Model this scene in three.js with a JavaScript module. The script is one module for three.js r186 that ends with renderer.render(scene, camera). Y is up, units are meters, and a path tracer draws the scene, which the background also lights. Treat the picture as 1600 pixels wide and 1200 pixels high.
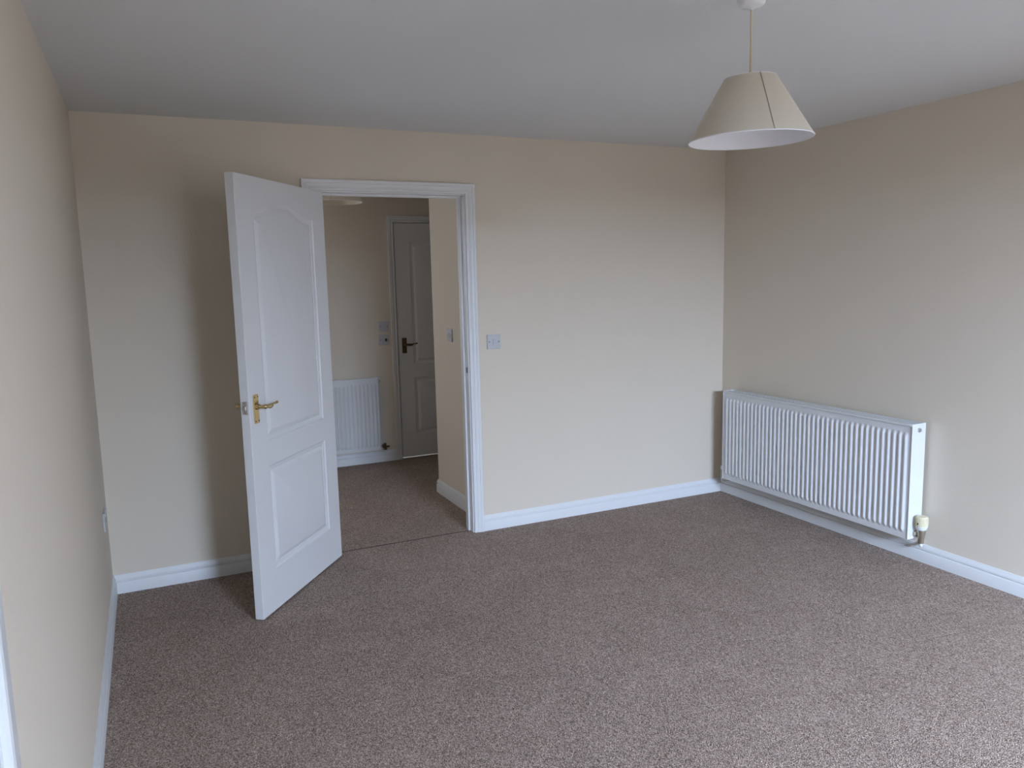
import * as THREE from 'three';
import { RoundedBoxGeometry } from 'three/addons/geometries/RoundedBoxGeometry.js';
import { mergeGeometries, toCreasedNormals } from 'three/addons/utils/BufferGeometryUtils.js';
import { RectAreaLightUniformsLib } from 'three/addons/lights/RectAreaLightUniformsLib.js';

// ---------------------------------------------------------------- camera, sky, daylight, exposure
// x runs along the back wall from its left corner, y is up, z runs from the back wall towards the window wall.
const ROOM_W = 3.84, ROOM_H = 2.3365, ROOM_D = 5.95;
const scene = new THREE.Scene();
const camera = new THREE.PerspectiveCamera(52.562, 4 / 3, 0.03, 60);
camera.position.set(0.25192, 1.52755, 4.23265);
camera.rotation.order = 'YXZ';
camera.rotation.set(-0.13635, -0.43654, -0.02311);

const renderer = new THREE.WebGLRenderer({ antialias: true });
renderer.toneMapping = THREE.LinearToneMapping;
renderer.toneMappingExposure = 1.15;
renderer.shadowMap.enabled = true;
renderer.shadowMap.type = THREE.PCFSoftShadowMap;

scene.background = new THREE.Color().setRGB(0.5, 0.57, 0.7);          // flat overcast sky
RectAreaLightUniformsLib.init();
const WIN = { x0: 1.35, x1: 2.95, y0: 0.92, y1: 2.12 };               // window in the wall behind the camera
{
  const cx = (WIN.x0 + WIN.x1) / 2, sky = new THREE.Color().setRGB(0.54, 0.71, 1.0);
  // the bright sky above the roofs outside, seen from low in the room through the upper part of the window
  const high = new THREE.RectAreaLight(sky, 245, 2.4, 1.5);
  high.name = 'sky_daylight';
  high.position.set(1.5, 2.07 + 0.6, ROOM_D + 1.0);
  high.lookAt(1.5, 0.7, ROOM_D - 1.8);
  scene.add(high);
  // the softer light off the ground and houses outside, at the window itself
  const low = new THREE.RectAreaLight(new THREE.Color().setRGB(1.0, 0.93, 0.88), 1.9, WIN.x1 - WIN.x0 - 0.1, WIN.y1 - WIN.y0 - 0.1);
  low.name = 'window_daylight';
  low.position.set(cx, (WIN.y0 + WIN.y1) / 2, ROOM_D - 0.03);
  low.lookAt(cx, (WIN.y0 + WIN.y1) / 2, 2.0);
  scene.add(low);
}

// ---------------------------------------------------------------- helpers
let seed = 20240611;
const rnd = () => { seed = (seed * 1664525 + 1013904223) >>> 0; return seed / 4294967296; };
const V = (x, y, z) => new THREE.Vector3(x, y, z);
const used = new Map();
function numbered(name) {
  const n = used.get(name) ?? 0; used.set(name, n + 1);
  return n ? name + '_' + String(n).padStart(3, '0') : name;
}
// uv in metres, picked by the main direction of each face
function metricUV(g) {
  const q = g.index ? g.toNonIndexed() : g;
  const p = q.attributes.position, uv = new Float32Array(p.count * 2), a = V(0, 0, 0), b = V(0, 0, 0), c = V(0, 0, 0), n = V(0, 0, 0);
  for (let i = 0; i < p.count; i += 3) {
    a.fromBufferAttribute(p, i); b.fromBufferAttribute(p, i + 1); c.fromBufferAttribute(p, i + 2);
    n.copy(b).sub(a).cross(c.clone().sub(a));
    const ax = Math.abs(n.x), ay = Math.abs(n.y), az = Math.abs(n.z);
    [a, b, c].forEach((v, k) => {
      const [u, w] = ax >= ay && ax >= az ? [v.z, v.y] : ay >= az ? [v.x, v.z] : [v.x, v.y];
      uv[(i + k) * 2] = u; uv[(i + k) * 2 + 1] = w;
    });
  }
  q.setAttribute('uv', new THREE.BufferAttribute(uv, 2));
  return q;
}
function join(list) {
  const flat = list.map((g) => { const q = g.index ? g.toNonIndexed() : g; for (const k of Object.keys(q.attributes)) if (!['position', 'normal'].includes(k)) q.deleteAttribute(k); return q; });
  return flat.length > 1 ? mergeGeometries(flat) : flat[0];
}
function mesh(name, geometry, material, parent) {
  const m = new THREE.Mesh(metricUV(Array.isArray(geometry) ? join(geometry) : geometry), material);
  m.name = name; m.castShadow = true; m.receiveShadow = true;
  (parent ?? scene).add(m);
  return m;
}
function tag(o, label, category, { group, kind } = {}) {
  o.userData.label = label; o.userData.category = category;
  if (group) o.userData.group = group;
  if (kind) o.userData.kind = kind;
  return o;
}
const solid = (name, geometry, material, label, category) => tag(mesh(numbered(name), geometry, material), label, category, { kind: 'structure' });
function thing(name, label, category, at = [0, 0, 0], opts = {}) {
  const o = new THREE.Group(); o.name = numbered(name); o.position.set(...at); scene.add(o);
  return tag(o, label, category, opts);
}
const box = (x0, x1, y0, y1, z0, z1) => new THREE.BoxGeometry(x1 - x0, y1 - y0, z1 - z0).translate((x0 + x1) / 2, (y0 + y1) / 2, (z0 + z1) / 2);
const rbox = (x0, x1, y0, y1, z0, z1, r = 0.003, s = 2) => new RoundedBoxGeometry(x1 - x0, y1 - y0, z1 - z0, s, r).translate((x0 + x1) / 2, (y0 + y1) / 2, (z0 + z1) / 2);
function cyl(r0, r1, h, [x, y, z], axis = 'y', seg = 24) {                 // centred at x, y, z
  const g = new THREE.CylinderGeometry(r1, r0, h, seg);
  if (axis === 'x') g.rotateZ(-Math.PI / 2); if (axis === 'z') g.rotateX(Math.PI / 2);
  return g.translate(x, y, z);
}
// A closed moulding: profile points [a, b] carried from A to B; a mitre m shifts an end along the run by a * m.
function moulding(profile, A, B, axisA, axisB, m0 = 0, m1 = 0, crease = 0.35) {
  const dir = B.clone().sub(A).normalize(), pos = [];
  const at = (P, [a, b], m) => P.clone().addScaledVector(axisA, a).addScaledVector(axisB, b).addScaledVector(dir, a * m);
  const r0 = profile.map((q) => at(A, q, m0)), r1 = profile.map((q) => at(B, q, m1)), n = profile.length;
  const area = THREE.ShapeUtils.area(profile.map(([a, b]) => new THREE.Vector2(a, b)));
  const turn = axisA.clone().cross(axisB).dot(dir) * area > 0;
  const tri = (a, b, c) => { for (const v of turn ? [a, b, c] : [a, c, b]) pos.push(v.x, v.y, v.z); };
  for (let i = 0; i < n; i++) { const j = (i + 1) % n; tri(r0[i], r0[j], r1[j]); tri(r0[i], r1[j], r1[i]); }
  const caps = THREE.ShapeUtils.triangulateShape(profile.map(([a, b]) => new THREE.Vector2(a, b)), []);
  const ccw = area > 0;
  for (const [i, j, k] of caps) { const [jj, kk] = ccw ? [j, k] : [k, j]; tri(r0[i], r0[kk], r0[jj]); tri(r1[i], r1[jj], r1[kk]); }
  const g = new THREE.BufferGeometry();
  g.setAttribute('position', new THREE.Float32BufferAttribute(pos, 3));
  return toCreasedNormals(g, crease);
}
// A tube of varying elliptical section along a smooth curve: stations [x, y, z, radius a, radius b].
function taperTube(stations, up = V(0, 1, 0), steps = 40, seg = 12) {
  const curve = new THREE.CatmullRomCurve3(stations.map(([x, y, z]) => V(x, y, z)), false, 'centripetal');
  const lerpR = (t, k) => { const f = t * (stations.length - 1), i = Math.min(Math.floor(f), stations.length - 2), w = f - i, s = w * w * (3 - 2 * w); return stations[i][k] * (1 - s) + stations[i + 1][k] * s; };
  const pos = [], idx = [];
  for (let i = 0; i <= steps; i++) {
    const t = i / steps, c = curve.getPoint(t), d = curve.getTangent(t), side = d.clone().cross(up).normalize(), u2 = side.clone().cross(d).normalize();
    for (let k = 0; k < seg; k++) { const a = k / seg * Math.PI * 2, v = c.clone().addScaledVector(side, Math.cos(a) * lerpR(t, 3)).addScaledVector(u2, Math.sin(a) * lerpR(t, 4)); pos.push(v.x, v.y, v.z); }
  }
  for (let i = 0; i < steps; i++) for (let k = 0; k < seg; k++) { const a = i * seg + k, b = i * seg + (k + 1) % seg; idx.push(a, a + seg, b, b, a + seg, b + seg); }
  for (const [at, flip] of [[0, 0], [steps, 1]]) { const c0 = at * seg; for (let k = 1; k < seg - 1; k++) flip ? idx.push(c0, c0 + k + 1, c0 + k) : idx.push(c0, c0 + k, c0 + k + 1); }
  const g = new THREE.BufferGeometry(); g.setAttribute('position', new THREE.Float32BufferAttribute(pos, 3)); g.setIndex(idx);
  g.computeVertexNormals();
  return g.toNonIndexed();
}

// ---------------------------------------------------------------- materials
function dataTexture(n, fn, repeatMetres, colour) {
  const d = new Uint8Array(n * n * 4);
  for (let y = 0; y < n; y++) for (let x = 0; x < n; x++) { const c = fn(x, y); const i = (y * n + x) * 4; d[i] = c[0]; d[i + 1] = c[1]; d[i + 2] = c[2]; d[i + 3] = 255; }
  const t = new THREE.DataTexture(d, n, n);
  t.wrapS = t.wrapT = THREE.RepeatWrapping; t.magFilter = THREE.LinearFilter; t.minFilter = THREE.LinearMipmapLinearFilter; t.generateMipmaps = true;
  if (colour) t.colorSpace = THREE.SRGBColorSpace;
  t.repeat.set(1 / repeatMetres, 1 / repeatMetres); t.needsUpdate = true;
  return t;
}
// tiling value noise on an n-pixel square with c cells
function noiseField(n, c) {
  const g = new Float32Array(c * c); for (let i = 0; i < g.length; i++) g[i] = rnd();
  const s = (t) => t * t * (3 - 2 * t);
  return (x, y) => { const u = x / n * c, v = y / n * c, i = Math.floor(u), j = Math.floor(v), a = s(u - i), b = s(v - j), I = (i + 1) % c, J = (j + 1) % c; const p = (q, r) => g[(r % c) * c + (q % c)]; return (p(i, j) * (1 - a) + p(I, j) * a) * (1 - b) + (p(i, J) * (1 - a) + p(I, J) * a) * b; };
}
// twist-pile carpet: one yarn tuft per jittered cell, each with its own fleck of brown
function carpetMaps() {
  const n = 1536, size = 1.25, cells = 340, px = new Float32Array(cells * cells), py = new Float32Array(cells * cells), tone = new Float32Array(cells * cells), hue = new Float32Array(cells * cells);
  for (let i = 0; i < px.length; i++) { px[i] = rnd(); py[i] = rnd(); const r = rnd(); tone[i] = 0.5 * (rnd() + rnd()) + (r < 0.1 ? -0.42 : r > 0.93 ? 0.32 : 0); hue[i] = rnd(); }
  const slow = noiseField(n, 9), fine = noiseField(n, 700), mid = noiseField(n, 60);
  const hgt = new Uint8Array(n * n), col = new Uint8Array(n * n * 3);
  for (let y = 0; y < n; y++) for (let x = 0; x < n; x++) {
    const u = x / n * cells, v = y / n * cells, ci = Math.floor(u), cj = Math.floor(v);
    let best = 9, at = 0;
    for (let dj = -1; dj <= 1; dj++) for (let di = -1; di <= 1; di++) {
      const k = ((cj + dj + cells) % cells) * cells + ((ci + di + cells) % cells), dx = ci + di + px[k] - u, dy = cj + dj + py[k] - v, d = dx * dx * 1.5 + dy * dy * 0.8;
      if (d < best) { best = d; at = k; }
    }
    const t = Math.max(0, Math.min(1, tone[at] * 0.7 + 0.15 + (fine(x, y) - 0.5) * 0.4 + (slow(x, y) - 0.5) * 0.05 + (mid(x, y) - 0.5) * 0.03));
    const h = hue[at], i = y * n + x;
    col[i * 3] = 84 + t * 146 + h * 4; col[i * 3 + 1] = 68 + t * 142; col[i * 3 + 2] = 59 + t * 137 - h * 4;
    hgt[i] = Math.max(0, Math.min(255, 255 * (0.95 - best * 0.9) * (0.75 + 0.25 * tone[at])));
  }
  return [dataTexture(n, (x, y) => { const i = (y * n + x) * 3; return [col[i], col[i + 1], col[i + 2]]; }, size, true), dataTexture(n, (x, y) => { const h = hgt[y * n + x]; return [h, h, h]; }, size)];
}
const [carpetMap, carpetBump] = carpetMaps();
const rollA = noiseField(512, 170), rollB = noiseField(512, 60), rollC = noiseField(512, 300);
const rollerBump = dataTexture(512, (x, y) => { const h = 255 * (0.5 * rollA(x, y) + 0.3 * rollB(x, y) + 0.2 * rollC(x, y)); return [h, h, h]; }, 0.6);
const weaveN = noiseField(512, 256);
const threadU = Array.from({ length: 512 }, () => rnd()), threadV = Array.from({ length: 512 }, () => rnd());
const linenMap = dataTexture(512, (x, y) => { const t = 0.5 * threadU[x] + 0.9 * threadV[y] + 0.5 * weaveN(x, y); const k = 0.965 + 0.018 * t; return [228 * k, 217 * k, 198 * k]; }, 0.3, true);

const rgb = (r, g, b) => new THREE.Color().setRGB(r, g, b);
const M = {
  wall: new THREE.MeshStandardMaterial({ color: rgb(0.735, 0.65, 0.535), roughness: 0.92, bumpMap: rollerBump, bumpScale: 0.0004 }),
  ceiling: new THREE.MeshStandardMaterial({ color: rgb(0.76, 0.76, 0.75), roughness: 0.95, bumpMap: rollerBump, bumpScale: 0.0004 }),
  gloss: new THREE.MeshStandardMaterial({ color: rgb(0.76, 0.76, 0.755), roughness: 0.38 }),
  doorPaint: new THREE.MeshStandardMaterial({ color: rgb(0.715, 0.71, 0.705), roughness: 0.42 }),
  carpet: new THREE.MeshStandardMaterial({ map: carpetMap, roughness: 1, bumpMap: carpetBump, bumpScale: 0.006 }),
  radiator: new THREE.MeshStandardMaterial({ color: rgb(0.74, 0.74, 0.74), roughness: 0.3 }),
  plastic: new THREE.MeshStandardMaterial({ color: rgb(0.8, 0.8, 0.8), roughness: 0.35 }),
  brass: new THREE.MeshStandardMaterial({ color: rgb(0.66, 0.52, 0.27), roughness: 0.16, metalness: 1 }),
  shadedBrass: new THREE.MeshStandardMaterial({ color: rgb(0.17, 0.12, 0.075), roughness: 0.3, metalness: 1 }),  // brass with the low hall light painted into its darker colour
  screwMetal: new THREE.MeshStandardMaterial({ color: rgb(0.13, 0.13, 0.14), roughness: 0.4 }),
  switchPlastic: new THREE.MeshStandardMaterial({ color: rgb(0.55, 0.55, 0.57), roughness: 0.35 }),
  steel: new THREE.MeshStandardMaterial({ color: rgb(0.62, 0.62, 0.62), roughness: 0.3, metalness: 1 }),
  nickel: new THREE.MeshStandardMaterial({ color: rgb(0.5, 0.45, 0.36), roughness: 0.35, metalness: 1 }),
  dark: new THREE.MeshStandardMaterial({ color: rgb(0.02, 0.02, 0.02), roughness: 0.6 }),
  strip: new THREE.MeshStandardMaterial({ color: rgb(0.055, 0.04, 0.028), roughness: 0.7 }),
  cream: new THREE.MeshStandardMaterial({ color: rgb(0.75, 0.68, 0.47), roughness: 0.45 }),
  shade: new THREE.MeshPhysicalMaterial({ map: linenMap, roughness: 0.95, transmission: 0.2, thickness: 0, side: THREE.DoubleSide }),
  liner: new THREE.MeshStandardMaterial({ color: rgb(0.8, 0.79, 0.8), roughness: 0.8, side: THREE.DoubleSide }),
  seam: new THREE.MeshStandardMaterial({ color: rgb(0.36, 0.32, 0.27), roughness: 0.95 }),
  flex: new THREE.MeshStandardMaterial({ color: rgb(0.62, 0.5, 0.34), roughness: 0.6 }),
  bulb: new THREE.MeshStandardMaterial({ color: rgb(0.85, 0.85, 0.83), roughness: 0.3 }),
  glass: new THREE.MeshPhysicalMaterial({ color: 0xffffff, transmission: 1, thickness: 0, roughness: 0, ior: 1.5 }),
  vinyl: new THREE.MeshStandardMaterial({ color: rgb(0.62, 0.58, 0.5), roughness: 0.5 }),
  paving: new THREE.MeshStandardMaterial({ color: rgb(0.3, 0.29, 0.27), roughness: 0.95 }),
};

// ---------------------------------------------------------------- room shell
const HALL_Z = -2.105, HALL_R = 2.075, HALL_CORNER = -0.962, WALL_T = 0.115;
const DOOR = { x0: 1.1, x1: 1.946, top: 1.997 };                     // clear opening between the jambs
const FAR = { x0: 2.157, x1: 3.001, top: 1.997 };
const SIDE = { z0: 2.9, z1: 3.744, top: 1.997 };
const HWIN = [0.0, 0.7];                                            // glazed light in the hallway
const LIN = 0.028;                                                  // thickness of the door linings

// an upright wall with thickness t behind its face; an opening that reaches the floor cuts into the outline, others are holes
function wallWithHoles(u0, u1, y0, y1, holes, t) {
  const v2 = (list) => list.map(([a, b]) => new THREE.Vector2(a, b)), line = [[u0, y0]];
  for (const [a0, a1, b0, b1] of holes) if (b0 <= y0) line.push([a0, y0], [a0, b1], [a1, b1], [a1, y0]);
  const s = new THREE.Shape(v2([...line, [u1, y0], [u1, y1], [u0, y1]]));
  for (const [a0, a1, b0, b1] of holes) if (b0 > y0) s.holes.push(new THREE.Path(v2([[a0, b0], [a0, b1], [a1, b1], [a1, b0]])));
  return new THREE.ExtrudeGeometry(s, { depth: t, bevelEnabled: false });
}
solid('floor', box(0, ROOM_W, -0.04, 0, -0.041, ROOM_D), M.carpet, 'brown flecked twist-pile carpet covering the main room floor', 'carpet');
solid('floor', box(-1.0, 5.2, -0.04, 0, HALL_Z - 0.01, -0.058), M.carpet, 'brown flecked carpet covering the hallway floor beyond the open door', 'carpet');
solid('floor', box(2.0, 3.25, -0.04, 0.002, -4.2, HALL_Z - 0.012), M.vinyl, 'pale floor glimpsed under the closed hallway door', 'floor');
solid('ceiling', box(-0.12, ROOM_W + 0.12, ROOM_H, ROOM_H + 0.1, -0.02, ROOM_D + 0.3), M.ceiling, 'flat white painted ceiling of the main room', 'ceiling');
solid('ceiling', box(-1.1, 5.3, ROOM_H, ROOM_H + 0.1, -4.3, -0.02), M.ceiling, 'white painted ceiling of the hallway', 'ceiling');
solid('wall_back', wallWithHoles(-0.12, ROOM_W + 0.12, 0, ROOM_H, [[DOOR.x0 - LIN, DOOR.x1 + LIN, 0, DOOR.top + LIN]], WALL_T).translate(0, 0, -WALL_T), M.wall, 'cream painted wall with the doorway to the hall', 'wall');
solid('wall_left', wallWithHoles(0, ROOM_D + 0.3, 0, ROOM_H, [[SIDE.z0 - LIN, SIDE.z1 + LIN, 0, SIDE.top + LIN]], 0.12).rotateY(-Math.PI / 2), M.wall, 'cream painted wall with a power socket near the corner', 'wall');
solid('wall_right', box(ROOM_W, ROOM_W + 0.12, 0, ROOM_H, 0, ROOM_D + 0.3), M.wall, 'cream painted wall with the long white radiator', 'wall');
solid('wall_front', wallWithHoles(0, ROOM_W, 0, ROOM_H, [[WIN.x0, WIN.x1, WIN.y0, WIN.y1]], 0.28).translate(0, 0, ROOM_D), M.wall, 'cream painted wall with the window', 'wall');
// hall shell
solid('wall_hall_right', box(HALL_R, HALL_R + 0.1, 0, ROOM_H, HALL_CORNER, -WALL_T), M.wall, 'cream hallway wall with a light switch just past the doorway', 'wall');
solid('wall_hall_front', box(HALL_R + 0.1, 5.2, 0, ROOM_H, HALL_CORNER, HALL_CORNER + 0.1), M.wall, 'cream hallway wall turning away past the outer corner', 'wall');
solid('wall_far_right', box(3.25, 3.35, 0, ROOM_H, -4.3, HALL_Z - 0.1), M.wall, 'other side wall of the room behind the closed hallway door', 'wall');
solid('wall_hall_end', box(5.2, 5.3, 0, ROOM_H, HALL_Z - 0.1, HALL_CORNER + 0.1), M.wall, 'cream end wall of the hallway', 'wall');
solid('wall_hall_left', box(-1.1, -1.0, 0, ROOM_H, HALL_Z - 0.1, 0), M.wall, 'cream end wall of the hallway, hidden by the open door', 'wall');
solid('wall_hall_near', box(-1.0, -0.12, 0, ROOM_H, -WALL_T, 0), M.wall, 'cream hallway wall running on past the main room corner', 'wall');
{ // glazed entrance light in the hallway wall opposite, behind the open door; it lights the hall from the side
  const zf = HALL_Z - 0.07, w = thing('window_2', 'white framed glazed light in the hallway wall, behind the open door', 'window', [0, 0, 0], { kind: 'structure' });
  mesh('window_frame', [rbox(HWIN[0], HWIN[0] + 0.04, 0.9, 1.95, zf, zf + 0.05), rbox(HWIN[1] - 0.04, HWIN[1], 0.9, 1.95, zf, zf + 0.05), rbox(HWIN[0] + 0.04, HWIN[1] - 0.04, 0.9, 0.94, zf, zf + 0.05), rbox(HWIN[0] + 0.04, HWIN[1] - 0.04, 1.91, 1.95, zf, zf + 0.05)], M.plastic, w);
  mesh('pane', box(HWIN[0] + 0.04, HWIN[1] - 0.04, 0.94, 1.91, zf + 0.023, zf + 0.027), M.glass, w);
  const side = new THREE.RectAreaLight(rgb(0.86, 0.91, 1.0), 6.2, 0.6, 0.95);
  side.name = 'hall_daylight'; side.position.set((HWIN[0] + HWIN[1]) / 2, 1.425, HALL_Z + 0.015); side.lookAt((HWIN[0] + HWIN[1]) / 2, 1.425, 0); scene.add(side);
}
solid('wall_hall_back', wallWithHoles(-1.0, 5.2, 0, ROOM_H, [[HWIN[0], HWIN[1], 0.9, 1.95], [FAR.x0 - LIN, FAR.x1 + LIN, 0, FAR.top + LIN]], 0.1).translate(0, 0, HALL_Z - 0.1), M.wall, 'cream hallway wall with small radiator and closed panel door', 'wall');
solid('wall_far_left', box(1.9, 2.0, 0, ROOM_H, -4.3, HALL_Z - 0.1), M.wall, 'side wall of the room behind the closed hallway door', 'wall');
solid('wall_far_back', wallWithHoles(2.0, 3.25, 0, ROOM_H, [[2.2, 3.0, 0.9, 2.0]], 0.1).translate(0, 0, -4.3), M.wall, 'far wall with a window behind the closed hallway door', 'wall');
{ // its daylight
  const far = new THREE.RectAreaLight(rgb(0.76, 0.85, 1.0), 6, 0.75, 1.05);
  far.name = 'far_window_daylight'; far.position.set(2.6, 1.45, -4.18); far.lookAt(2.6, 0.6, -2.5); scene.add(far);
}
// carpet join in the doorway, its shaded gap painted as a flush dark strip
solid('trim', box(DOOR.x0 - LIN, DOOR.x1 + LIN, -0.04, -0.0015, -0.0575, -0.0415), M.strip, 'dark strip painting the shade in the carpet joint across the doorway', 'threshold');
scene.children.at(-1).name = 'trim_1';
// ground outside the window
solid('ground', box(-30, 34, -0.35, -0.25, ROOM_D + 0.3, 45), M.paving, 'paved ground outside the window', 'ground');

// skirting boards: [distance from wall, height]
const SKIRT = [[0, 0], [0.015, 0], [0.015, 0.0565], [0.0142, 0.0588], [0.0085, 0.0602], [0.0085, 0.0648], [0.0122, 0.0672], [0.0122, 0.074], [0.0105, 0.081], [0.0068, 0.088], [0.0052, 0.0925], [0.004, 0.0955], [0, 0.0955]];
const UP = V(0, 1, 0);
const skirt = (name, A, B, out, m0, m1, label) => solid(name, moulding(SKIRT, A, B, out, UP, m0, m1), M.gloss, label, 'skirting board');
skirt('baseboard_back', V(0, 0, 0), V(1.0345, 0, 0), V(0, 0, 1), 1, 0, 'white skirting board behind the open door');
skirt('baseboard_back', V(2.0075, 0, 0), V(ROOM_W, 0, 0), V(0, 0, 1), 0, -1, 'white skirting board between doorway and long radiator');
skirt('baseboard_left', V(0, 0, 0), V(0, 0, 2.766), V(1, 0, 0), 1, 0, 'white skirting board along the wall with the socket');
skirt('baseboard_left', V(0, 0, 3.88), V(0, 0, ROOM_D), V(1, 0, 0), 0, -1, 'white skirting board between side door and window wall');
skirt('baseboard_right', V(ROOM_W, 0, 0), V(ROOM_W, 0, ROOM_D), V(-1, 0, 0), 1, -1, 'white skirting board under the long radiator');
skirt('baseboard_front', V(0, 0, ROOM_D), V(ROOM_W, 0, ROOM_D), V(0, 0, -1), 1, -1, 'white skirting board under the window');
skirt('baseboard_hall_back', V(-1.0, 0, HALL_Z), V(FAR.x0 - 0.056, 0, HALL_Z), V(0, 0, 1), 0, 0, 'white hallway skirting board under the small radiator');
skirt('baseboard_hall_back', V(FAR.x1 + 0.056, 0, HALL_Z), V(5.2, 0, HALL_Z), V(0, 0, 1), 0, 0, 'white hallway skirting board beyond the closed hallway door');
skirt('baseboard_hall_right', V(HALL_R, 0, -WALL_T), V(HALL_R, 0, HALL_CORNER), V(-1, 0, 0), 0, 1, 'white hallway skirting board ending at the outer corner');
skirt('baseboard_hall_front', V(HALL_R, 0, HALL_CORNER), V(5.2, 0, HALL_CORNER), V(0, 0, -1), -1, 0, 'white hallway skirting board running on past the outer corner');

// ---------------------------------------------------------------- door frames
// architrave profile: [across from the inner edge outwards, thickness]
const ARCH_W = 0.0595;
const ARCH = [[0, 0], [0, 0.009], [0.003, 0.0125], [0.009, 0.0138], [0.0145, 0.0125], [0.0165, 0.0105], [0.0185, 0.0105], [0.022, 0.0128], [0.03, 0.0158], [0.038, 0.0172], [0.0395, 0.0158], [0.0415, 0.0158], [0.043, 0.018], [0.056, 0.0185], [ARCH_W, 0.016], [ARCH_W, 0]];
// a frame round an opening; u0, u1 along 'along', faces towards 'out', depth of the wall behind
function doorFrame(name, label, { origin, along, out, width, top, depth, stopAt, archProfile = ARCH, bothSides = true }) {
  const f = thing(name, label, 'door frame', [0, 0, 0], { kind: 'structure' });
  const P = (u, y, w) => origin.clone().addScaledVector(along, u).addScaledVector(UP, y).addScaledVector(out, w);
  const inward = out.clone().negate();
  const bar = (u0, u1, y0, y1, w0, w1) => { const prof = [[0, 0], [0, w1 - w0], [u1 - u0, w1 - w0], [u1 - u0, 0]]; return moulding(prof, P(u0, y0, w0), P(u0, y1, w0), along, out, 0, 0, 0.1); };
  mesh('jamb', bar(-LIN, 0, 0, top + LIN, -depth, 0), M.gloss, f);
  mesh('jamb', bar(width, width + LIN, 0, top + LIN, -depth, 0), M.gloss, f);
  mesh('head', bar(0, width, top, top + LIN, -depth, 0), M.gloss, f);
  mesh('door_stop', bar(0, 0.012, 0, top, -stopAt - 0.032, -stopAt), M.gloss, f);
  mesh('door_stop', bar(width - 0.012, width, 0, top, -stopAt - 0.032, -stopAt), M.gloss, f);
  mesh('door_stop', bar(0.012, width - 0.012, top - 0.012, top, -stopAt - 0.032, -stopAt), M.gloss, f);
  for (const [w, o] of bothSides ? [[0, out], [-depth, inward]] : [[0, out]]) {
    const R = 0.006;
    mesh('architrave', moulding(archProfile, P(-R, 0, w), P(-R, top + R, w), along.clone().negate(), o, 0, 1), M.gloss, f);
    mesh('architrave', moulding(archProfile, P(width + R, 0, w), P(width + R, top + R, w), along, o, 0, 1), M.gloss, f);
    mesh('architrave', moulding(archProfile, P(-R, top + R, w), P(width + R, top + R, w), UP, o, -1, 1), M.gloss, f);
  }
  return f;
}
const frame1 = doorFrame('trim_2', 'white moulded door frame round the open doorway', { origin: V(DOOR.x0, 0, 0), along: V(1, 0, 0), out: V(0, 0, 1), width: DOOR.x1 - DOOR.x0, top: DOOR.top, depth: WALL_T, stopAt: 0.046 });
{ // strike plate in the jamb that the latch closes into
  const strike = mesh('strike_plate', rbox(DOOR.x1 - 0.0012, DOOR.x1 + 0.001, 0.955, 1.025, -0.034, -0.008, 0.0005, 1), M.steel, frame1);
  strike.userData.label = 'steel strike plate';
  mesh('latch_hole', box(DOOR.x1 - 0.0016, DOOR.x1 + 0.0005, 0.972, 1.006, -0.03, -0.012), M.dark, strike);
}
doorFrame('trim_3', 'white door frame of the closed hallway door', { origin: V(FAR.x0, 0, HALL_Z), along: V(1, 0, 0), out: V(0, 0, 1), width: FAR.x1 - FAR.x0, top: FAR.top, depth: 0.1, stopAt: 0.046, archProfile: ARCH.map(([a, b]) => [a * 0.84, b]), bothSides: false });
// side door frame: its architrave slopes down to a thin outer edge
const WIDE = [[0, 0], [0, 0.009], [0.004, 0.0125], [0.012, 0.0145], [0.022, 0.012], [0.026, 0.0095], [0.03, 0.0095], [0.034, 0.0072], [0.058, 0.0068], [0.128, 0.0006], [0.128, 0]];
doorFrame('trim_4', 'white door frame on the wall with the socket', { origin: V(0, 0, SIDE.z0), along: V(0, 0, 1), out: V(1, 0, 0), width: SIDE.z1 - SIDE.z0, top: SIDE.top, depth: 0.12, stopAt: 0.046, archProfile: WIDE, bothSides: false });

// ---------------------------------------------------------------- panel doors
const LEAF_W = 0.838, LEAF_H = 1.981, LEAF_T = 0.042;
// outline of a panel, n points, shrunk by 'inset'; rise > 0 gives the swept, crowned top
function panelOutline(x0, x1, y0, y1, rise, inset) {
  const pts = [], a = x0 + inset, b = x1 - inset, lo = y0 + inset, mid = (x0 + x1) / 2, half = (b - a) / 2, N = 32;
  pts.push([a, lo], [b, lo]);
  const top = (t) => { const s = Math.max(0, 1 - Math.abs(t)); const k = Math.min(1, Math.max(0, (s - 0.1) / 0.8)); return y1 - inset + rise * k * k * (3 - 2 * k); };
  for (let i = 0; i <= N; i++) { const t = 1 - 2 * i / N; pts.push([mid + half * t, top(t)]); }
  return pts;
}
const PANELS = [[0.13, 0.708, 0.8, 1.827, 0.056], [0.13, 0.708, 0.195, 0.685, 0]];
const PROFILE = [[0, 0], [0.003, 0.0035], [0.008, 0.0055], [0.016, 0.0068], [0.021, 0.0075], [0.0235, 0.0095], [0.026, 0.0095], [0.03, 0.0075], [0.044, 0.0028], [0.048, 0.0018]];
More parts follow.
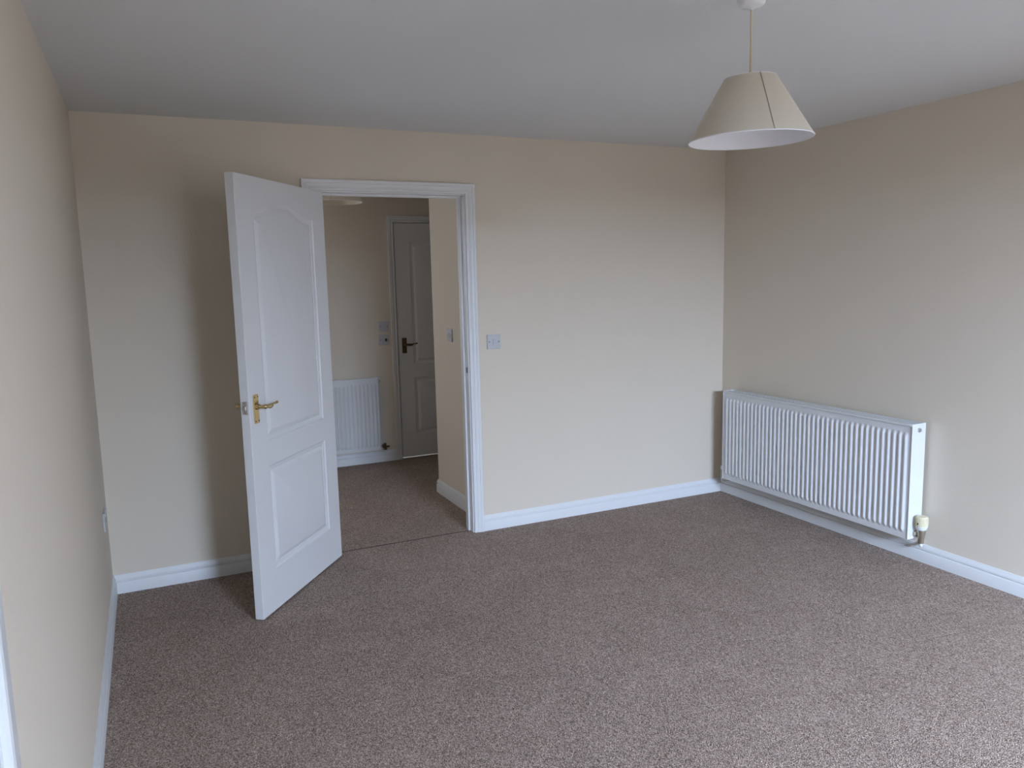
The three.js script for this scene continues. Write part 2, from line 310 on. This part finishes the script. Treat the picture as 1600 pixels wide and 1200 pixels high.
function panelGeometry(p) {                                         // both faces of one moulded panel
  const pos = [];
  const face = (flip) => {
    const z = (d) => flip ? LEAF_T - d : d;
    const tri = (a, b, c) => { for (const v of flip ? [a, c, b] : [a, b, c]) pos.push(...v); };
    const rings = PROFILE.map(([i, d]) => panelOutline(...p, i).map(([x, y]) => [x, y, z(d)]));
    for (let r = 0; r + 1 < rings.length; r++) for (let k = 0; k < rings[0].length; k++) { const q = (k + 1) % rings[0].length; tri(rings[r][k], rings[r + 1][q], rings[r][q]); tri(rings[r][k], rings[r + 1][k], rings[r + 1][q]); }
    const last = rings.at(-1), tris = THREE.ShapeUtils.triangulateShape(last.map(([x, y]) => new THREE.Vector2(x, y)), []);
    for (const [i, j, k] of tris) tri(last[i], last[k], last[j]);
  };
  face(false); face(true);
  const g = new THREE.BufferGeometry(); g.setAttribute('position', new THREE.Float32BufferAttribute(pos, 3));
  return toCreasedNormals(g, 0.3);
}
function leafGeometry() {
  const b = 0.0015, s = new THREE.Shape([[b, b], [LEAF_W - b, b], [LEAF_W - b, LEAF_H - b], [b, LEAF_H - b]].map(([x, y]) => new THREE.Vector2(x, y)));
  // the outer edge is eased by two thin chamfer frames; the body carries the panel openings
  for (const p of PANELS) s.holes.push(new THREE.Path(panelOutline(...p, 0).reverse().map(([x, y]) => new THREE.Vector2(x, y))));
  const body = new THREE.ExtrudeGeometry(s, { depth: LEAF_T, bevelEnabled: false });
  const e = [[0, b], [b, 0], [b, LEAF_T], [0, LEAF_T - b]];           // [from edge inwards, z]
  const Z = V(0, 0, 1), rails = [
    moulding(e, V(0, b, 0), V(0, LEAF_H - b, 0), V(1, 0, 0), Z), moulding(e, V(LEAF_W, b, 0), V(LEAF_W, LEAF_H - b, 0), V(-1, 0, 0), Z),
    moulding(e, V(b, 0, 0), V(LEAF_W - b, 0, 0), V(0, 1, 0), Z), moulding(e, V(b, LEAF_H, 0), V(LEAF_W - b, LEAF_H, 0), V(0, -1, 0), Z)];
  return join([body, ...rails]);
}
const leafGeo = leafGeometry(), panelGeos = PANELS.map(panelGeometry);
// scroll lever on a long plate; side -1 stands on the face z = 0, side 1 on the face z = LEAF_T
function addHandle(door, side, metal) {
  const base = side < 0 ? 0 : LEAF_T, zz = (d) => base + side * d, sx = 0.786, sy = 0.974;
  const plate = mesh('handle', [rbox(sx - 0.0205, sx + 0.0205, 0.898, 1.028, Math.min(zz(0), zz(0.004)), Math.max(zz(0), zz(0.004)), 0.0015, 2), rbox(sx - 0.0165, sx + 0.0165, 0.902, 1.024, Math.min(zz(0.003), zz(0.0058)), Math.max(zz(0.003), zz(0.0058)), 0.0012, 2)], metal, door);
  plate.userData.label = metal === M.brass ? 'polished brass lever handle on a long plate' : 'brass lever handle on a long plate, hall dimness painted into its colour';
  const screws = [];
  for (const [x, y] of [[-0.013, 0.909], [0.013, 0.909], [-0.013, 1.017], [0.013, 1.017]]) screws.push(cyl(0.0034, 0.0034, 0.0016, [sx + x, y, zz(0.006)], 'z', 10));
  mesh('screw', screws[0], M.dark, plate); mesh('screw', screws[1], M.dark, plate); mesh('screw', screws[2], M.dark, plate); mesh('screw', screws[3], M.dark, plate);
  mesh('lever', [cyl(side < 0 ? 0.012 : 0.014, side < 0 ? 0.014 : 0.012, 0.012, [sx, sy, zz(0.011)], 'z', 20), cyl(0.0085, 0.0085, 0.04, [sx, sy, zz(0.028)], 'z', 16), new THREE.SphereGeometry(0.0115, 18, 12).translate(sx, sy, zz(0.047)),
    taperTube([[sx + 0.003, sy, zz(0.047), 0.0085, 0.0095], [sx - 0.018, sy - 0.002, zz(0.048), 0.0075, 0.0085], [sx - 0.04, sy - 0.004, zz(0.049), 0.006, 0.0105], [sx - 0.054, sy - 0.003, zz(0.049), 0.005, 0.009], [sx - 0.07, sy + 0.004, zz(0.049), 0.004, 0.0045], [sx - 0.082, sy + 0.003, zz(0.05), 0.0042, 0.0045], [sx - 0.094, sy + 0.006, zz(0.052), 0.006, 0.0068], [sx - 0.101, sy + 0.007, zz(0.053), 0.003, 0.004]])], metal, plate);
}
function panelDoor(name, label, at, turn, metal = M.brass) {
  const d = thing(name, label, 'door', at, { kind: 'structure' });
  d.rotation.y = turn;
  mesh('leaf', leafGeo.clone(), M.doorPaint, d);
  panelGeos.forEach((g) => mesh('panel', g.clone(), M.doorPaint, d));
  addHandle(d, -1, metal); addHandle(d, 1, metal);
  const latch = mesh('latch_plate', rbox(LEAF_W - 0.0006, LEAF_W + 0.0008, 0.945, 1.003, 0.0085, 0.0335, 0.0004, 1), M.steel, d);
  latch.userData.label = 'steel latch plate in the door edge';
  mesh('latch_bolt', rbox(LEAF_W - 0.002, LEAF_W + 0.009, 0.965, 0.983, 0.014, 0.028, 0.003, 2), M.steel, latch);
  mesh('screw', cyl(0.0035, 0.0035, 0.0014, [LEAF_W + 0.001, 0.994, 0.021], 'x', 10), M.nickel, latch);
  mesh('screw', cyl(0.0035, 0.0035, 0.0014, [LEAF_W + 0.001, 0.953, 0.021], 'x', 10), M.nickel, latch);
  for (const y of [0.19, 0.99, 1.79]) mesh('hinge', [cyl(0.005, 0.005, 0.075, [-0.004, y, LEAF_T + 0.003], 'y', 12), box(-0.0012, 0.0005, y - 0.0375, y + 0.0375, 0.008, LEAF_T)], M.brass, d);
  return d;
}
panelDoor('door_1', 'white two-panel door standing open into the room with brass lever handle', [1.13736, 0.012, 0.03969], -2.22335);
panelDoor('door_2', 'closed two-panel door in the dim hallway beside small radiator', [FAR.x1 - 0.003, 0.013, HALL_Z - 0.001], Math.PI, M.shadedBrass);
panelDoor('door_3', 'closed white side door on the wall with the socket', [-0.001, 0.012, SIDE.z0 + 0.003], -Math.PI / 2);

// ---------------------------------------------------------------- window behind the camera
{
  const { x0, x1, y0, y1 } = WIN, z0 = ROOM_D + 0.15, z1 = ROOM_D + 0.22, f = 0.06;
  const w = thing('window_1', 'white framed window lighting the room from behind the viewer', 'window', [0, 0, 0], { kind: 'structure' });
  mesh('window_frame', [rbox(x0, x0 + f, y0, y1, z0, z1), rbox(x1 - f, x1, y0, y1, z0, z1), rbox(x0 + f, x1 - f, y0, y0 + f, z0, z1), rbox(x0 + f, x1 - f, y1 - f, y1, z0, z1), rbox((x0 + x1) / 2 - 0.04, (x0 + x1) / 2 + 0.04, y0 + f, y1 - f, z0, z1)], M.plastic, w);
  mesh('pane', box(x0 + f, (x0 + x1) / 2 - 0.04, y0 + f, y1 - f, z0 + 0.03, z0 + 0.034), M.glass, w);
  mesh('pane', box((x0 + x1) / 2 + 0.04, x1 - f, y0 + f, y1 - f, z0 + 0.03, z0 + 0.034), M.glass, w);
  mesh('window_sill', rbox(x0 - 0.05, x1 + 0.05, y0 - 0.025, y0, ROOM_D - 0.04, z0, 0.006), M.gloss, w);
}

// ---------------------------------------------------------------- radiators
// pressed steel panel in its own axes: u along the length, y up, w out of the wall; returned as a closed sheet
function pressedPanel(u0, u1, y0, y1, w, ribs, depth) {
  const pos = [], idx = [], margin = 0.014, pitch = (u1 - u0 - 2 * margin) / ribs;
  const us = [u0];
  const shape = [[0, 0], [0.16, 0.06], [0.27, 0.5], [0.38, 0.94], [0.5, 1], [0.62, 0.94], [0.73, 0.5], [0.84, 0.06]];
  const hs = [0];
  for (let i = 0; i < ribs; i++) for (const [f, h] of shape) { us.push(u0 + margin + (i + f) * pitch); hs.push(h); }
  us.push(u1 - margin, u1); hs.push(0, 0);
  const H = y1 - y0, ys = [[0, 0], [0.028, 0], [0.034, 0.12], [0.044, 0.75], [0.052, 1], [H - 0.058, 1], [H - 0.05, 0.75], [H - 0.04, 0.12], [H - 0.034, 0], [H, 0]];
  for (const [yy, k] of ys) us.forEach((u, i) => pos.push(u, y0 + yy, w + depth * hs[i] * k - depth));
  const n = us.length;
  for (let r = 0; r + 1 < ys.length; r++) for (let i = 0; i + 1 < n; i++) { const a = r * n + i; idx.push(a, a + 1, a + n, a + 1, a + n + 1, a + n); }
  const g = new THREE.BufferGeometry(); g.setAttribute('position', new THREE.Float32BufferAttribute(pos, 3)); g.setIndex(idx); g.computeVertexNormals();
  return [g.toNonIndexed(), box(u0, u1, y0, y1, w - depth - 0.012, w - depth - 0.001)];
}
// the whole radiator: origin at its lower left corner on the wall, u to the right, w out of the wall
function radiator(name, label, at, turn, { len, h, gap, deep, ribs, both }) {
  const r = thing(name, label, 'radiator', at);
  r.rotation.y = turn;
  const w1 = gap + deep;
  mesh('front_panel', pressedPanel(0.004, len - 0.004, 0, h - 0.008, w1, ribs, 0.009), M.radiator, r);
  if (both) {
    mesh('rear_panel', box(0.004, len - 0.004, 0.002, h - 0.012, gap, gap + 0.012), M.radiator, r);
    mesh('convector_fins', Array.from({ length: 60 }, (_, i) => box(0.03 + i * (len - 0.06) / 59 - 0.0004, 0.03 + i * (len - 0.06) / 59 + 0.0004, 0.04, h - 0.05, gap + 0.012, w1 - 0.021)), M.radiator, r);
    const top = mesh('top_grille', [rbox(0.001, len - 0.001, h - 0.012, h, w1 - 0.024, w1 - 0.003, 0.002), rbox(0.001, len - 0.001, h - 0.012, h, gap - 0.002, gap + 0.014, 0.002), rbox(0.001, len - 0.001, h - 0.008, h - 0.001, gap + deep / 2 - 0.009, gap + deep / 2 + 0.003, 0.0015)], M.radiator, r);
    mesh('grille_bars', Array.from({ length: 56 }, (_, i) => box(0.02 + i * (len - 0.04) / 55 - 0.0022, 0.02 + i * (len - 0.04) / 55 + 0.0022, h - 0.011, h - 0.0065, gap + 0.01, w1 - 0.02)), M.radiator, top);
  } else {
    mesh('top_grille', rbox(0.001, len - 0.001, h - 0.01, h, gap + 0.002, w1 - 0.004, 0.002), M.radiator, r);
  }
  for (const u of [0, len]) mesh('side_panel', rbox(u - (u ? 0.001 : 0.003), u + (u ? 0.003 : 0.001), 0.0, h + 0.002, gap - 0.004, w1 - 0.004, 0.0012, 2), M.radiator, r);
  const vent = mesh('air_vent', [cyl(0.0115, 0.0105, 0.009, [len + 0.0065, h - 0.032, gap + deep * 0.48], 'x', 20), cyl(0.0055, 0.005, 0.009, [len + 0.0125, h - 0.032, gap + deep * 0.48], 'x', 12)], M.steel, r);
  vent.userData.label = 'small round chrome air vent plug';
  for (const u of [0.22, len - 0.22]) mesh('wall_bracket', [box(u - 0.02, u + 0.02, 0.08, h - 0.1, 0, 0.004), box(u - 0.004, u + 0.004, 0.08, h - 0.1, 0.004, gap + 0.004)], M.radiator, r);
  return r;
}
const RAD_Y = 0.137;
radiator('radiator', 'long white ribbed panel radiator on the cream wall in the corner', [ROOM_W, RAD_Y, 0.155], -Math.PI / 2, { len: 1.428, h: 0.604, gap: 0.025, deep: 0.1, ribs: 41, both: true });
radiator('radiator', 'short white ribbed radiator on the hallway wall beside the closed door', [1.158, 0.115, HALL_Z], 0, { len: 0.8, h: 0.613, gap: 0.022, deep: 0.045, ribs: 23, both: false });

const elbow = (y, dx, dz) => taperTube([[0, y, 0, 0.0075, 0.0075], [0, 0.118, 0, 0.0075, 0.0075], [dx * 0.12, 0.106, dz * 0.12, 0.0075, 0.0075], [dx * 0.4, 0.104, dz * 0.4, 0.0075, 0.0075], [dx, 0.104, dz, 0.0075, 0.0075]], V(dz ? 1 : 0, 0, dx ? 1 : 0), 24, 12);   // pipe that turns back into the wall
{ // thermostatic valve at the near end of the long radiator
  const v = thing('thermostatic_valve', 'cream thermostatic valve on the end of the long radiator', 'radiator valve', [ROOM_W - 0.07, 0, 1.626]), R = 0.029;
  const head = mesh('valve_head', [cyl(R, R, 0.044, [0, 0.238, 0], 'y', 32), cyl(R, R - 0.005, 0.006, [0, 0.263, 0], 'y', 32)], M.cream, v);
  head.userData.label = 'cream ribbed plastic head';
  for (let i = 0; i < 22; i++) mesh('grip_rib', rbox(-0.0018, 0.0018, 0.218, 0.259, R - 0.0012, R + 0.0015, 0.0008, 1).rotateY(i / 22 * Math.PI * 2), M.cream, head);
  mesh('index_mark', rbox(-R - 0.003, -R + 0.001, 0.226, 0.235, -0.003, 0.003, 0.0008, 1), M.dark, head);
  mesh('scale_ring', [cyl(R - 0.004, R + 0.001, 0.016, [0, 0.208, 0], 'y', 32), cyl(R - 0.009, R - 0.004, 0.006, [0, 0.197, 0], 'y', 28)], M.plastic, v);
  mesh('union_nut', cyl(0.022, 0.022, 0.014, [0, 0.188, 0], 'y', 6), M.nickel, v);
  mesh('valve_body', [cyl(0.015, 0.017, 0.05, [0, 0.158, 0], 'y', 20), cyl(0.0105, 0.0105, 0.036, [0, 0.166, -0.019], 'z', 16)], M.nickel, v);
  mesh('tail_nut', cyl(0.0175, 0.0175, 0.014, [0, 0.166, -0.026], 'z', 6), M.nickel, v);
  mesh('compression_nut', cyl(0.0155, 0.0155, 0.014, [0, 0.13, 0], 'y', 6), M.nickel, v);
  mesh('supply_pipe', taperTube([[0, 0.128, 0, 0.0075, 0.0075], [0, 0.112, 0, 0.0075, 0.0075], [0.008, 0.105, -0.005, 0.0075, 0.0075], [0.03, 0.104, -0.019, 0.0075, 0.0075], [0.07, 0.104, -0.044, 0.0075, 0.0075]], V(0.5, 0, 0.8), 24, 12), M.plastic, v);
}
{ // lockshield valve in the corner
  const v = thing('lockshield_valve', 'small dark metal valve at the corner end of the long radiator', 'radiator valve', [ROOM_W - 0.085, 0, 0.112]);
  mesh('valve_body', [cyl(0.01, 0.01, 0.045, [0, 0.165, 0], 'y', 16), cyl(0.008, 0.008, 0.05, [0, 0.168, 0.02], 'z', 14)], M.nickel, v);
  mesh('valve_cap', cyl(0.0125, 0.0105, 0.024, [0, 0.2, 0], 'y', 18), M.plastic, v);
  mesh('compression_nut', cyl(0.013, 0.013, 0.012, [0, 0.142, 0], 'y', 6), M.nickel, v);
  mesh('supply_pipe', elbow(0.138, 0.085, 0), M.plastic, v);
}
{ // lockshield valve of the hall radiator
  const v = thing('lockshield_valve', 'small dark brass valve at the end of the short hallway radiator', 'radiator valve', [1.992, 0, HALL_Z + 0.05]);
  mesh('valve_body', [cyl(0.011, 0.011, 0.05, [0, 0.142, 0], 'y', 16), cyl(0.0085, 0.0085, 0.045, [-0.018, 0.144, 0], 'x', 14), cyl(0.009, 0.007, 0.03, [0.02, 0.138, 0.006], 'x', 14)], M.shadedBrass, v);
  mesh('tail_nut', cyl(0.0145, 0.0145, 0.014, [-0.017, 0.144, 0], 'x', 6), M.shadedBrass, v);
  mesh('compression_nut', cyl(0.014, 0.014, 0.013, [0, 0.118, 0], 'y', 6), M.shadedBrass, v);
  mesh('supply_pipe', elbow(0.122, 0, -0.05), M.plastic, v);
}

// ---------------------------------------------------------------- pendant lamps
function pendant(name, label, [x, z], rimY, roseR, tilt, lining) {
  const p = thing(name, label, 'pendant lamp', [x, ROOM_H, z]);
  const R = 0.18, r = 0.075, h = 0.176, rim = rimY - ROOM_H, top = rim + h;      // y is measured down from the ceiling
  mesh('ceiling_rose', new THREE.LatheGeometry([[0, 0], [roseR, 0], [roseR, -0.012], [roseR - 0.001, -0.022], [roseR - 0.005, -0.036], [roseR - 0.012, -0.044], [0.01, -0.047], [0.007, -0.052], [0, -0.052]].map(([a, b]) => new THREE.Vector2(a, b)), 40), M.plastic, p);
  mesh('flex', taperTube([[0.0, -0.04, 0, 0.0033, 0.0033], [0.001, (-0.04 + top) / 2, 0, 0.0033, 0.0033], [0, top + 0.004, 0, 0.0033, 0.0033]], V(1, 0, 0), 12, 10), M.flex, p);
  mesh('lamp_holder', [cyl(0.016, 0.008, 0.022, [0, top + 0.002, 0], 'y', 20), cyl(0.0185, 0.0185, 0.035, [0, top - 0.026, 0], 'y', 20)], M.plastic, p);
  mesh('bulb', new THREE.LatheGeometry([[0.012, 0.03], [0.013, 0.02], [0.024, 0], [0.03, -0.018], [0.0285, -0.035], [0.02, -0.048], [0.008, -0.054], [0, -0.055]].map(([a, b]) => new THREE.Vector2(a, b + top - 0.072)), 24), M.bulb, p);
  const s = new THREE.Group(); s.name = 'lamp_shade'; s.position.set(0, top, 0); s.rotation.set(tilt[0], 0, tilt[1]); p.add(s);
  s.userData.label = 'cream linen cone shade';
  const lathe = (pts) => new THREE.LatheGeometry(pts.map(([a, b]) => new THREE.Vector2(a, b)), 72);
  mesh('fabric_cone', lathe([[r - 0.0006, 0.0008], [r + 0.0008, 0.0002], [R + 0.0008, -h + 0.0005], [R, -h]]), M.shade, s);
  mesh('lining', lathe([[r - 0.002, 0], [R - 0.0018, -h + 0.0008]]), lining, s);
  mesh('rim_wire', [new THREE.TorusGeometry(R - 0.0002, 0.0019, 10, 80).rotateX(Math.PI / 2).translate(0, -h, 0), new THREE.TorusGeometry(r, 0.0017, 10, 60).rotateX(Math.PI / 2)], M.liner, s);
  mesh('gimbal', [new THREE.TorusGeometry(0.021, 0.0016, 8, 30).rotateX(Math.PI / 2).translate(0, -0.012, 0), ...[0, 1, 2].map((i) => cyl(0.0014, 0.0014, r - 0.02, [0.02 + (r - 0.02) / 2, -0.007, 0], 'x', 8).rotateY(i * 2.094))], M.liner, s);
  // the overlapping edge of the linen, a lifted strip down the slope of the cone
  const slope = Math.atan2(R - r, h), len = Math.hypot(R - r, h);
  mesh('seam', box(-0.001, 0.001, -len / 2, len / 2, 0, 0.0022).rotateX(-slope).translate(0, -h / 2, (R + r) / 2).rotateY(SEAM), M.seam, s);
  return p;
}
const SEAM = -0.36;
pendant('pendant_lamp', 'cream cone-shade pendant lamp hanging from the main room ceiling', [1.921, 2.368], 1.917, 0.043, [0, 0.018], M.liner);
pendant('pendant_lamp', 'cone-shade pendant lamp in the hallway glimpsed through the doorway top', [1.452, -1.07], 2.05, 0.043, [0, 0], M.shade);

// ---------------------------------------------------------------- switches and sockets, built facing +z and turned to their wall
function platePart(o, w, h) { mesh('face_plate', [rbox(-w / 2, w / 2, -h / 2, h / 2, 0, 0.0085, 0.003, 3)], M.switchPlastic, o); }
function screwsOn(o, dx) { for (const s of [-1, 1]) mesh('screw', [cyl(0.0042, 0.0042, 0.0012, [s * dx, 0, 0.0086], 'z', 14)], M.screwMetal, o); }
function lightSwitch(name, label, at, turn, opts = {}) {
  const o = thing(name, label, 'light switch', at, opts); o.rotation.y = turn;
  platePart(o, 0.086, 0.086); screwsOn(o, 0.0302);
  mesh('rocker_surround', rbox(-0.0095, 0.0095, -0.0165, 0.0165, 0.006, 0.0092, 0.0006, 1), M.switchPlastic, o);
  mesh('rocker', rbox(-0.0078, 0.0078, -0.0145, 0.0145, 0.003, 0.0125, 0.001, 2).rotateX(0.1), M.switchPlastic, o);
  return o;
}
lightSwitch('light_switch', 'white square light switch on the cream wall right beside the doorway frame', [2.1115, 1.1505, 0], 0);
lightSwitch('light_switch', 'white square light switch on the hallway side wall seen through the doorway', [HALL_R, 1.155, -0.628], -Math.PI / 2);
lightSwitch('light_switch', 'upper of two white plates beside the closed hallway door', [2.0395, 1.145, HALL_Z], 0);
{
  const o = thing('fused_switch', 'lower of two white plates beside the closed hallway door', 'switch', [2.036, 1.033, HALL_Z]);
  platePart(o, 0.086, 0.086); screwsOn(o, 0.0302);
  mesh('rocker', rbox(-0.012, 0.004, -0.012, 0.012, 0.006, 0.0115, 0.0015, 2), M.switchPlastic, o);
  mesh('fuse_carrier', rbox(0.009, 0.022, -0.012, 0.012, 0.006, 0.0105, 0.001, 2), M.dark, o);
}
{
  const o = thing('power_socket', 'white double power socket low on the wall near the corner', 'socket', [0, 0.457, 0.25]); o.rotation.y = Math.PI / 2;
  platePart(o, 0.146, 0.086); screwsOn(o, 0.0302);
  for (const x of [-0.036, 0.036]) {
    mesh('pin_hole', [box(x - 0.002, x + 0.002, 0.0, 0.008, 0.0078, 0.0088)], M.dark, o);
    for (const s of [-1, 1]) mesh('pin_hole', [box(x + s * 0.011 - 0.0035, x + s * 0.011 + 0.0035, -0.024, -0.0195, 0.0078, 0.0088)], M.dark, o);
    mesh('rocker', rbox(x - 0.0055, x + 0.0055, 0.018, 0.034, 0.005, 0.0115, 0.0015, 2), M.switchPlastic, o);
  }
}

scene.traverse((o) => { if (o.isMesh) { o.castShadow = true; o.receiveShadow = true; } });
renderer.render(scene, camera);
